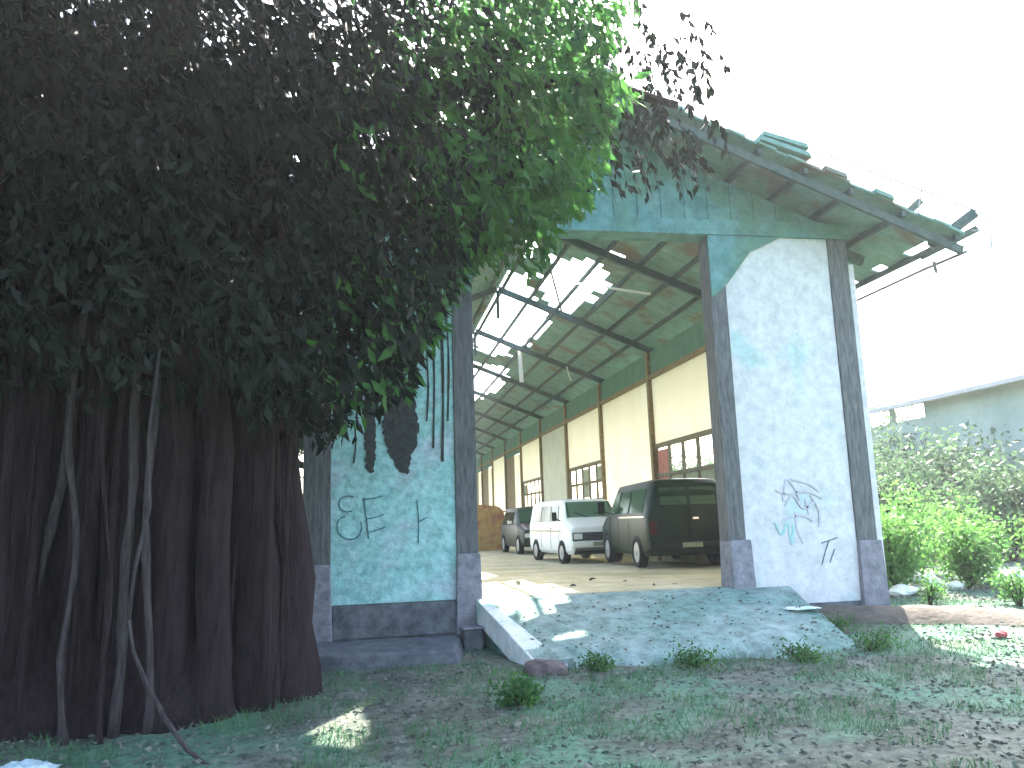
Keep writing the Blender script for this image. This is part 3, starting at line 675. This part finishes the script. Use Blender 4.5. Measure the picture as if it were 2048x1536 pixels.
rock("rubble_lump", (9.95, .9, -.25), .14, M_white, "small white rubble lump against the largest one", "rubble", "white rubble under the shrubs")
rock("rubble_lump", (11.2, .8, -.25), .17, M_white, "tall narrow white rubble lump at the picture's right edge", "rubble", "white rubble under the shrubs", sx=.7, sz=1.3)
rock("plastic_scrap", (7.9, -2.45, -.52), .07, mat("red_scrap", (.3, .05, .06), None, bump=0), "small faded red scrap on the brown dirt at right", "litter", sx=1.3)
rock("slab_chip", (6.0, -1.0, -.24), .16, M_curb, "flat pale stone chip lying on the ramp's right half", "stone", sx=1.8, sz=.12)
# crumpled bag
mb = MB(); n = 26; vs = []; fs = []
for j in range(n + 1):
    for i in range(n + 1):
        x, y = (i / n - .5) * .75, (j / n - .5) * .5
        z = .15 * max(0, 1 - (x / .38) ** 2) * max(0, 1 - (y / .26) ** 2) + .05 * h(x * 9, y * 9, 1, 3) + .035 * h(x * 22, y * 22, 1, 6)
        vs.append((x, y, z))
for j in range(n):
    for i in range(n): q = j * (n + 1) + i; fs.append((q, q + 1, q + n + 2, q + n + 1))
mb.add(vs, fs); o = mb.build("plastic_bag", M_bag, smooth=True); o.scale = (.62, .62, .5); o.location = (-2.52, -4.98, -.60); o.modifiers.new("s", 'SOLIDIFY').thickness = .004
tag(o, "crumpled pale blue plastic bag on the ground at the tree's foot", "bag")

# ------------------------------------------------------------------ banyan
ban = empty("banyan_tree", (-2.4, -3.0, -.62), 0, "huge dark banyan with fused stems and hanging roots, its crown drooping over the shed front", "tree")
OFF = Vector((-2.4, -3.0, -.62))
def loc(p): return Vector(p) - OFF
def wob(x, y, z0, z1, lx, ly, n=14, amp=.07, s=0):
    P = []
    for i in range(n + 1):
        t = i / n; z = z0 + (z1 - z0) * t
        P.append(loc((x + lx * t + amp * mnoise.noise(Vector((z * .8, s, 0))), y + ly * t + amp * mnoise.noise(Vector((z * .8, s, 9))), z)))
    return P
tr = MB(); rr = random.Random(21)
STEMS = []
for i in range(46):
    x = -4.9 + 4.0 * (i / 45) + rr.uniform(-.08, .08); y = -3.0 + rr.uniform(-.75, .75) * (1 - abs((x + 2.9) / 2.6) ** 2 * .5); STEMS.append((x, y, rr.uniform(.12, .30)))
STEMS += [(-3.4, -3.2, .62), (-2.7, -2.9, .7), (-2.0, -3.0, .62), (-4.2, -3.3, .55), (-1.45, -2.7, .36), (-5.3, -3.2, .5), (-6.0, -3.0, .5), (-6.6, -3.2, .5)]
for i, (x, y, r) in enumerate(STEMS):
    k_ = 16; lx = (-2.6 - x) * rr.uniform(.0, .22); P = wob(x, y, -.75, 6.2, lx, rr.uniform(-.3, .3), k_, .12, i * 3.3)
    rad = [r * (1.5 if j == 0 else 1.22 if j == 1 else 1 - .25 * j / k_) for j in range(k_ + 1)]
    tr.tube(P, rad, 9, .18)
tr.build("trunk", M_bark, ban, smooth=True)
# aerial roots, pale ones that catch the light
AER = [(-1.17, -2.85, .045), (-.95, -2.6, .035), (-.78, -2.55, .03), (-1.95, -3.9, .035), (-2.6, -4.0, .03), (-3.1, -4.1, .035), (-1.5, -3.6, .02), (-1.28, -2.9, .03), (-.86, -2.9, .02), (-2.25, -4.05, .02), (-3.6, -4.2, .04), (-3.35, -4.2, .02)]
for i, (x, y, r) in enumerate(AER):
    P = wob(x, y, gz(x, y) - .05, 4.6, rr.uniform(-.25, .1), rr.uniform(-.1, .2), 22, .11, 70 + i * 2.1)
    rad = [r * (1.8 if j == 0 else 1) * rr.uniform(.75, 1.25) for j in range(23)]
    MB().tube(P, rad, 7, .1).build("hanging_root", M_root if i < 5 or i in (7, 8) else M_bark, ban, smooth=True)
for i in range(84):
    x = -4.9 + 4.15 * (i / 83) ** .85 + rr.uniform(-.06, .06); y = -3.75 + rr.uniform(-.25, .35) + .55 * max(0, (x + 1.9)) ; r = rr.choice((.010, .014, .02, .028, .04))
    z1 = rr.uniform(3.0, 4.8); z0 = gz(x, y) - .05 if rr.random() < .75 else rr.uniform(.0, 1.3)
    P = wob(x, y, z0, z1, rr.uniform(-.2, .2), rr.uniform(-.1, .25), 12, .09, 170 + i * 1.7)
    MB().tube(P, [r * rr.uniform(.7, 1.3) * (1.5 if j == 0 and z0 < -.3 else .15 if j == 0 else .5 if j == 1 and z0 > -.3 else 1) for j in range(13)], 6, .15).build("hanging_root", M_root if i % 12 == 0 else M_bark, ban, smooth=True)
# the long slanting pale root
MB().tube([loc(q) for q in ((-1.82, -5.0, .45), (-1.78, -5.0, .22), (-1.68, -5.0, -.02), (-1.52, -5.02, -.3), (-1.35, -5.05, -.52), (-1.15, -5.15, -.64))], [.012, .014, .018, .02, .018, .012], 6, .1).build("hanging_root", M_root, ban, smooth=True)
MB().tube([loc(q) for q in ((-1.70, -4.9, 2.6), (-1.76, -4.9, 1.9), (-1.72, -4.95, 1.3), (-1.80, -5.0, .8), (-1.82, -5.0, .45))], [.012, .014, .016, .014, .012], 6, .1).build("hanging_root", M_root, ban, smooth=True)
# limbs
LIMBS = [[(-2.2, -3, 4.6), (-1, -3.3, 5.4), (.6, -3.6, 5.8), (2.2, -3.9, 5.9), (3.4, -4.0, 5.6)], [(-1.5, -3, 3.6), (-.6, -3.2, 4.2), (.5, -3.3, 4.4), (1.3, -3.4, 4.2)],
         [(-2.5, -3, 5.2), (-1.5, -5, 6.4), (0, -7.5, 7.2), (1, -10, 7.4)], [(-3, -3, 5), (-4.5, -3.5, 6.3), (-6.5, -4, 7)], [(-3, -3, 5.4), (-3.3, -6, 6.8), (-3.5, -10, 7.3)], [(-1.8, -2.9, 4.8), (-.5, -2, 6.3), (.8, -1.9, 7)]]
for i, L_ in enumerate(LIMBS):
    P = [Vector(q) for q in L_]; Q = []
    for a, b in zip(P, P[1:]):
        for k_ in range(5): q = a.lerp(b, k_ / 5); Q.append(loc(q + .08 * Vector((mnoise.noise(q * 1.3), mnoise.noise(q * 1.3 + Vector((5, 0, 0))), mnoise.noise(q * 1.3 + Vector((9, 0, 0)))))))
    Q.append(loc(P[-1])); n_ = len(Q); MB().tube(Q, [.20 * (1 - .82 * j / n_) for j in range(n_)], 8, .12).build("limb", M_bark, ban, smooth=True)
# crown: lower edge by x, in true space
LOWX = [-9, -3.2, -1.9, -1.45, -1.1, -.6, .0, .35, .60, .85, 1.05, 1.35, 1.7, 2.1, 2.45, 2.9]
LOWZ = [2.3, 2.3, 2.35, 2.35, 2.15, 2.05, 2.05, 2.25, 2.9, 3.35, 3.75, 3.98, 4.0, 4.2, 4.6, 5.4]
def crown_points(n, box, fn):
    out = []
    tot = 0
    while tot < n:
        P = rng.uniform(0, 1, (n, 3)) * (np.array(box[1]) - np.array(box[0])) + np.array(box[0]); P = P[fn(P)]; out.append(P); tot += len(P)
    return np.concatenate(out)[:n]
def low(P): return np.interp(P[:, 0], LOWX, LOWZ)
def f_main(P):
    c = nz(P, 1.5, 3); c2 = nz(P, 3.6, 8)
    return (P[:, 2] > low(P) + .38 * c2 + .12 + np.where(P[:, 0] < -1.6, 1.5 * c + .15, 0)) & (P[:, 0] < 2.45 + .5 * c) & (c + .55 * c2 > -.27)
A = crown_points(62000, ((-5.2, -5.0, 1.9), (2.7, -2.3, 6.9)), f_main)
over = crown_points(16000, ((-7, -15, 6.6), (2.4, -6.5, 8.6)), lambda P: (nz(P, .8, 12) > -.25))  # unseen leaves above and behind the camera, added to darken the scene
left = crown_points(14000, ((-9, -8, 3.6), (-4.2, -1.5, 8)), lambda P: nz(P, .9, 15) > -.2)
P_ = np.concatenate([A, over, left]); size = np.where(np.arange(len(P_)) < len(A), .15, .30)
V1, F1 = [], []
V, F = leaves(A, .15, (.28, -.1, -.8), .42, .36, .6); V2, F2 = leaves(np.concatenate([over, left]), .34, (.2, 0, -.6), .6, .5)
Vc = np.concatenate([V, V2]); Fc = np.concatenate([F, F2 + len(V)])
q = nz(A, 1.1, 30); gfrac = np.clip((A[:, 0] + .1 + 1.2 * q) / 1.6, 0, 1); isg = (rng.uniform(0, 1, len(A)) < gfrac).astype(int)  # greener leaves towards the right: backlit glow put into the leaf colour
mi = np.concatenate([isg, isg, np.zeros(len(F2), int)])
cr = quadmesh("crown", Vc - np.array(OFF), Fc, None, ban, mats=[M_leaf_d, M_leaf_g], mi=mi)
# outer sprays against the sky, leaves along thin drooping twigs
sp = MB(); LP, LD = [], []
rr = random.Random(9)
for i in range(120):
    t = rr.random(); x = 2.3 + 1.35 * t ** 1.1 + rr.uniform(-.1, .1); y = rr.uniform(-4.6, -3.2); z = rr.uniform(5.1, 6.6) - .12 * t; Ln = rr.uniform(.25, .6)
    a = Vector((x, y, z)); P = [a + Vector((.28 * s_ * Ln, 0, -s_ * s_ * Ln)) for s_ in (0, .25, .5, .75, 1)]
    sp.tube([loc(p_) for p_ in P], [.006, .005, .004, .003, .002], 4)
    for k_ in range(int(4 + Ln * 10)):
        s_ = rr.random(); q_ = a + Vector((.28 * s_ * Ln, 0, -s_ * s_ * Ln)); LP.append(q_); LD.append((rr.uniform(-.5, .8), rr.uniform(-.4, .4), -.9))
sp.build("twigs", M_bark, ban)
V, F = leaves(np.array([tuple(v) for v in LP]), .13, np.array(LD), .2, .42)
quadmesh("sprays", V - np.array(OFF), F, M_leaf_d, ban)

# ------------------------------------------------------------------ shrubs
def shrub(loc_, r, hgt, n, m, label, cat, group, name="shrub", size=.10, stems=6, flat=1.0):
    root = empty(name, loc_, 0, label, cat, group); rr = random.Random(int(loc_[0] * 100 + loc_[1] * 7))
    st = MB(); cents = []
    for i in range(stems):
        a = rr.uniform(0, 6.28); q_ = r * rr.uniform(.2, .8); hh = hgt * rr.uniform(.55, .98)
        P = [Vector((0, 0, -.1)), Vector((math.cos(a) * q_ * .4, math.sin(a) * q_ * .4, hh * .5)), Vector((math.cos(a) * q_, math.sin(a) * q_, hh))]
        st.tube(P, [.02, .014, .006], 5); cents += [P[2], P[1].lerp(P[2], .4), P[1] * .9]
    st.build("stems", M_bark, root)
    cc = np.array([tuple(c) for c in cents]); idx = rng.integers(0, len(cc), n)
    P = cc[idx] + rng.normal(0, r * .27, (n, 3)) * np.array([1, 1, .8]); P = P[P[:, 2] > .02]
    V, F = leaves(P, size, (0, 0, .1), .8, .45); quadmesh("foliage", V, F, m, root)
    return root
SHR = [(8.75, .9, 1.0, 1.35, "yellow-green shrub right beside the shed's right plinth"), (9.5, 1.9, .9, 1.3, "shrub behind the small white rubble lumps"), (10.3, 1.0, .8, 1.1, "narrow shrub between the white rubble lumps"),
       (11.2, 2.0, 1.0, 1.45, "wide shrub behind the tall narrow rubble lump"), (12.2, 1.2, .9, 1.3, "shrub cut by the right edge of the picture"), (9.9, 4.2, 1.2, 1.6, "taller shrub in the second row near the shed wall"),
       (12.0, 4.6, 1.3, 1.7, "taller shrub in the second row towards the neighbouring shed")]
for x, y, r, hh, lb in SHR:
    shrub((x, y, gz(x, y)), r * .75, hh, 2600, M_leaf_b, lb, "shrub", "green shrubs right of the shed", size=.11, stems=7)
shrub((9.6, -.9, gz(9.6, -.9)), .35, .5, 500, M_leaf_b, "low leafy weed clump on the dirt in front of the shrub row", "weed", None, name="weed_clump", size=.08)
shrub((8.35, -.55, gz(8.35, -.55)), .25, .4, 350, M_leaf_b, "low weed clump touching the right plinth's foot", "weed", None, name="weed_clump", size=.07)
shrub((1.45, -3.9, gz(1.45, -3.9)), .30, .16, 700, M_leaf_g, "bright green weed patch on the ground below the kerb strip", "weed", None, name="weed_clump", size=.07)
for x, y, r, hh, lb in ((2.6, -2.5, .25, .12, "low weed tuft at the ramp's lower edge, close to the kerb's end"), (3.7, -2.62, .35, .14, "low weed tuft at the middle of the ramp's lower edge"), (5.0, -2.75, .3, .13, "low weed tuft at the ramp's lower edge, right of its middle"), (6.1, -2.4, .35, .18, "low weed tuft at the ramp's lower right corner"), (6.35, -1.2, .3, .2, "low weed tuft half way up the ramp's right side")):
    shrub((x, y, gz(x, y)), r, hh, 650, M_leaf_g, lb, "weed", None, name="weed_clump", size=.05, stems=9)
HG = [(13.6, 8.5, 1.5, 2.2, "hazy bush nearest the shrubs beside the shed, left of the row"), (16.5, 7, 1.8, 2.6, "hazy bush near the picture's right edge, right above the shrub row"), (15.2, 11, 1.9, 2.9, "round hazy bush in the middle before the neighbouring wall"),
      (18.2, 10.5, 1.6, 3.3, "tall hazy bush leaning on the neighbouring shed's wall"), (18.4, 14.5, 1.7, 4.0, "tallest hazy bush under the open band of the neighbouring shed"), (16.2, 16, 1.9, 3.6, "hazy bush at the far corner of the neighbouring shed"),
      (18.3, 19.5, 1.9, 4.6, "hazy bush past the end of the neighbouring shed's roof"), (14.2, 19, 1.9, 3.4, "far hazy bush just right of the shed's corner post"), (19.2, 6.5, 1.4, 3.0, "hazy bush cut by the right edge against the neighbouring wall"), (15.5, 27, 2.2, 4.2, "farthest hazy bush between the two sheds")]
for i, (x, y, r, hh, lb) in enumerate(HG):
    shrub((x, y, gz(x, y)), r, hh, 3600, M_leaf_h, lb, "bush", "hazy bushes between the two sheds", name="hedge_bush", size=.22, stems=12)
# dark growth behind the banyan, left of the shed
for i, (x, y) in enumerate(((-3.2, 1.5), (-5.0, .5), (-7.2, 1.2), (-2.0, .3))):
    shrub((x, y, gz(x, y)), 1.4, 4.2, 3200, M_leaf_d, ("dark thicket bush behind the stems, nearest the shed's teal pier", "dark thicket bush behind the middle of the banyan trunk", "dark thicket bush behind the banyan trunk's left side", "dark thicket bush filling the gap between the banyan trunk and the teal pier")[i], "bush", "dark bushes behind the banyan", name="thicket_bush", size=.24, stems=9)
# far sparse tree in the upper right
def far_tree(loc_, hgt, rad, n, label):
    root = empty("pale_tree", loc_, 0, label, "tree"); t = MB(); rr = random.Random(int(loc_[0])); tips = []
    t.tube([(0, 0, -.3), (.1, 0, hgt * .35), (.0, .2, hgt * .6)], [.28, .2, .14], 8, .1)
    for i in range(16):
        a = rr.uniform(0, 6.28); e = rr.uniform(.2, 1.0); z0 = hgt * rr.uniform(.4, .6); d = Vector((math.cos(a), math.sin(a), e)).normalized(); L_ = rad * rr.uniform(.6, 1.05)
        p0 = Vector((0, .1, z0)); p1 = p0 + d * L_ * .5; p2 = p0 + d * L_ + Vector((0, 0, -.15 * L_)); t.tube([p0, p1, p2], [.08, .05, .02], 5); tips += [p2, p1.lerp(p2, .6)]
        for q_ in range(3):
            d2 = (d + Vector((rr.uniform(-.6, .6), rr.uniform(-.6, .6), rr.uniform(-.5, .3)))).normalized(); p3 = p1.lerp(p2, rr.random()) ; p4 = p3 + d2 * L_ * .4; t.tube([p3, p4], [.03, .01], 4); tips.append(p4)
    t.build("trunk", M_bark, root); cc = np.array([tuple(c) for c in tips]); P = cc[rng.integers(0, len(cc), n)] + rng.normal(0, rad * .085, (n, 3)) * np.array([1.3, 1.3, .6])
    V, F = leaves(P, .34, (0, 0, -.3), .8, .5); quadmesh("crown", V, F, M_leaf_h, root)
far_tree((47, 48, -.6), 13.5, 6.5, 2600, "sparse pale tree whose branches show above the neighbouring shed's roof")
far_tree((27, 60, -.6), 7.8, 4.0, 1300, "thin bare-topped tree in the haze past the end of the neighbouring shed")

# ------------------------------------------------------------------ neighbouring shed
ns = empty("neighbour_shed", (20, 25, -.6), 0, "hazy neighbouring shed with a sloping roof and open band under its eave", "shed")
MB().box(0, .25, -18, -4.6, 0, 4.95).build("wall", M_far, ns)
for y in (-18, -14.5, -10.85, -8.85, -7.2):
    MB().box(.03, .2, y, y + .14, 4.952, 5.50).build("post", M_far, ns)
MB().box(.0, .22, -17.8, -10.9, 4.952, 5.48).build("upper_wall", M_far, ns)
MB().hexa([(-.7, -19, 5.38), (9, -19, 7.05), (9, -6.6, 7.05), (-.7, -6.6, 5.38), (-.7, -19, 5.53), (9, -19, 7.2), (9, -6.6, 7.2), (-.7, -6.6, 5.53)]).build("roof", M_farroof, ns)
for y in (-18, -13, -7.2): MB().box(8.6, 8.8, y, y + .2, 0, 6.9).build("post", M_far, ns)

# ------------------------------------------------------------------ ground cover
def ok_ground(P):
    x, y = P[:, 0], P[:, 1]
    shed_ = (x > -2.3) & (x < 8.1) & (y > -.1); ledge = (x > -2.25) & (x < 1.3) & (y > -1.5); ramp = (x > 1.45) & (x < 5.75) & (y > -2.1)
    return ~(shed_ | ledge | ramp)
N = 150000
P = np.stack([rng.uniform(-6, 13, N), -9.2 + 12.2 * rng.uniform(0, 1, N) ** 1.2, np.zeros(N)], 1); P = P[ok_ground(P)]
c = nz(P, .9, 50) + .6 * nz(P, 2.5, 60); G = P[c > -.02][:42000]
G[:, 2] = [gz(a, b) for a, b in G[:, :2]]
n = len(G); ang = rng.uniform(0, 6.28, n); hh = rng.uniform(.03, .10, n)[:, None]; lean = rng.normal(0, .5, (n, 3)) * np.array([1, 1, 0]) + np.array([0, 0, 1]); wv = np.stack([np.cos(ang), np.sin(ang), np.zeros(n)], 1) * .006
V = np.stack([G - wv, G + wv, G + lean * hh], 1).reshape(-1, 3); i = np.arange(n) * 3; F = np.stack([i, i + 1, i + 2], 1)
tag(quadmesh("grass", V, F, M_grass), "short patchy green grass on the ground before the ramp", "grass", kind="stuff")
Lp = P[c < .25][-26000:]; Lp = Lp.copy(); Lp[:, 2] = [gz(a, b) + .008 for a, b in Lp[:, :2]]
X_ = rng.uniform(1.9, 6.2, 420); T_ = rng.uniform(0, 1, 420) ** .6
Lp = np.concatenate([Lp, np.stack([X_, -.05 - 2.1 * T_, -.015 - .50 * T_ + .02], 1)])
Lp[:, 2] += rng.uniform(0, .02, len(Lp)); D = rng.normal(0, 1, (len(Lp), 3)) * np.array([1, 1, .18])
V, F = leaves(Lp, .05, D, .02, .5, .5)
tag(quadmesh("leaf_litter", V, F, M_litter), "dry grey-brown leaf litter scattered over the foreground soil", "leaf litter", kind="stuff")

# ------------------------------------------------------------------ haze
hz = MB().box(-40, 75, -40, 95, -3, 22).build("haze", None or mat("haze", (1, 1, 1), None, bump=0))
hm = MATS["haze"].node_tree; hm.nodes.clear(); out = hm.nodes.new("ShaderNodeOutputMaterial"); pv = hm.nodes.new("ShaderNodeVolumePrincipled")
pv.inputs["Color"].default_value = (.93, .97, 1, 1); pv.inputs["Density"].default_value = .0009; pv.inputs["Anisotropy"].default_value = .35
hm.links.new(pv.outputs[0], out.inputs["Volume"])
tag(hz, "thin bright haze in the air", "haze", kind="stuff")
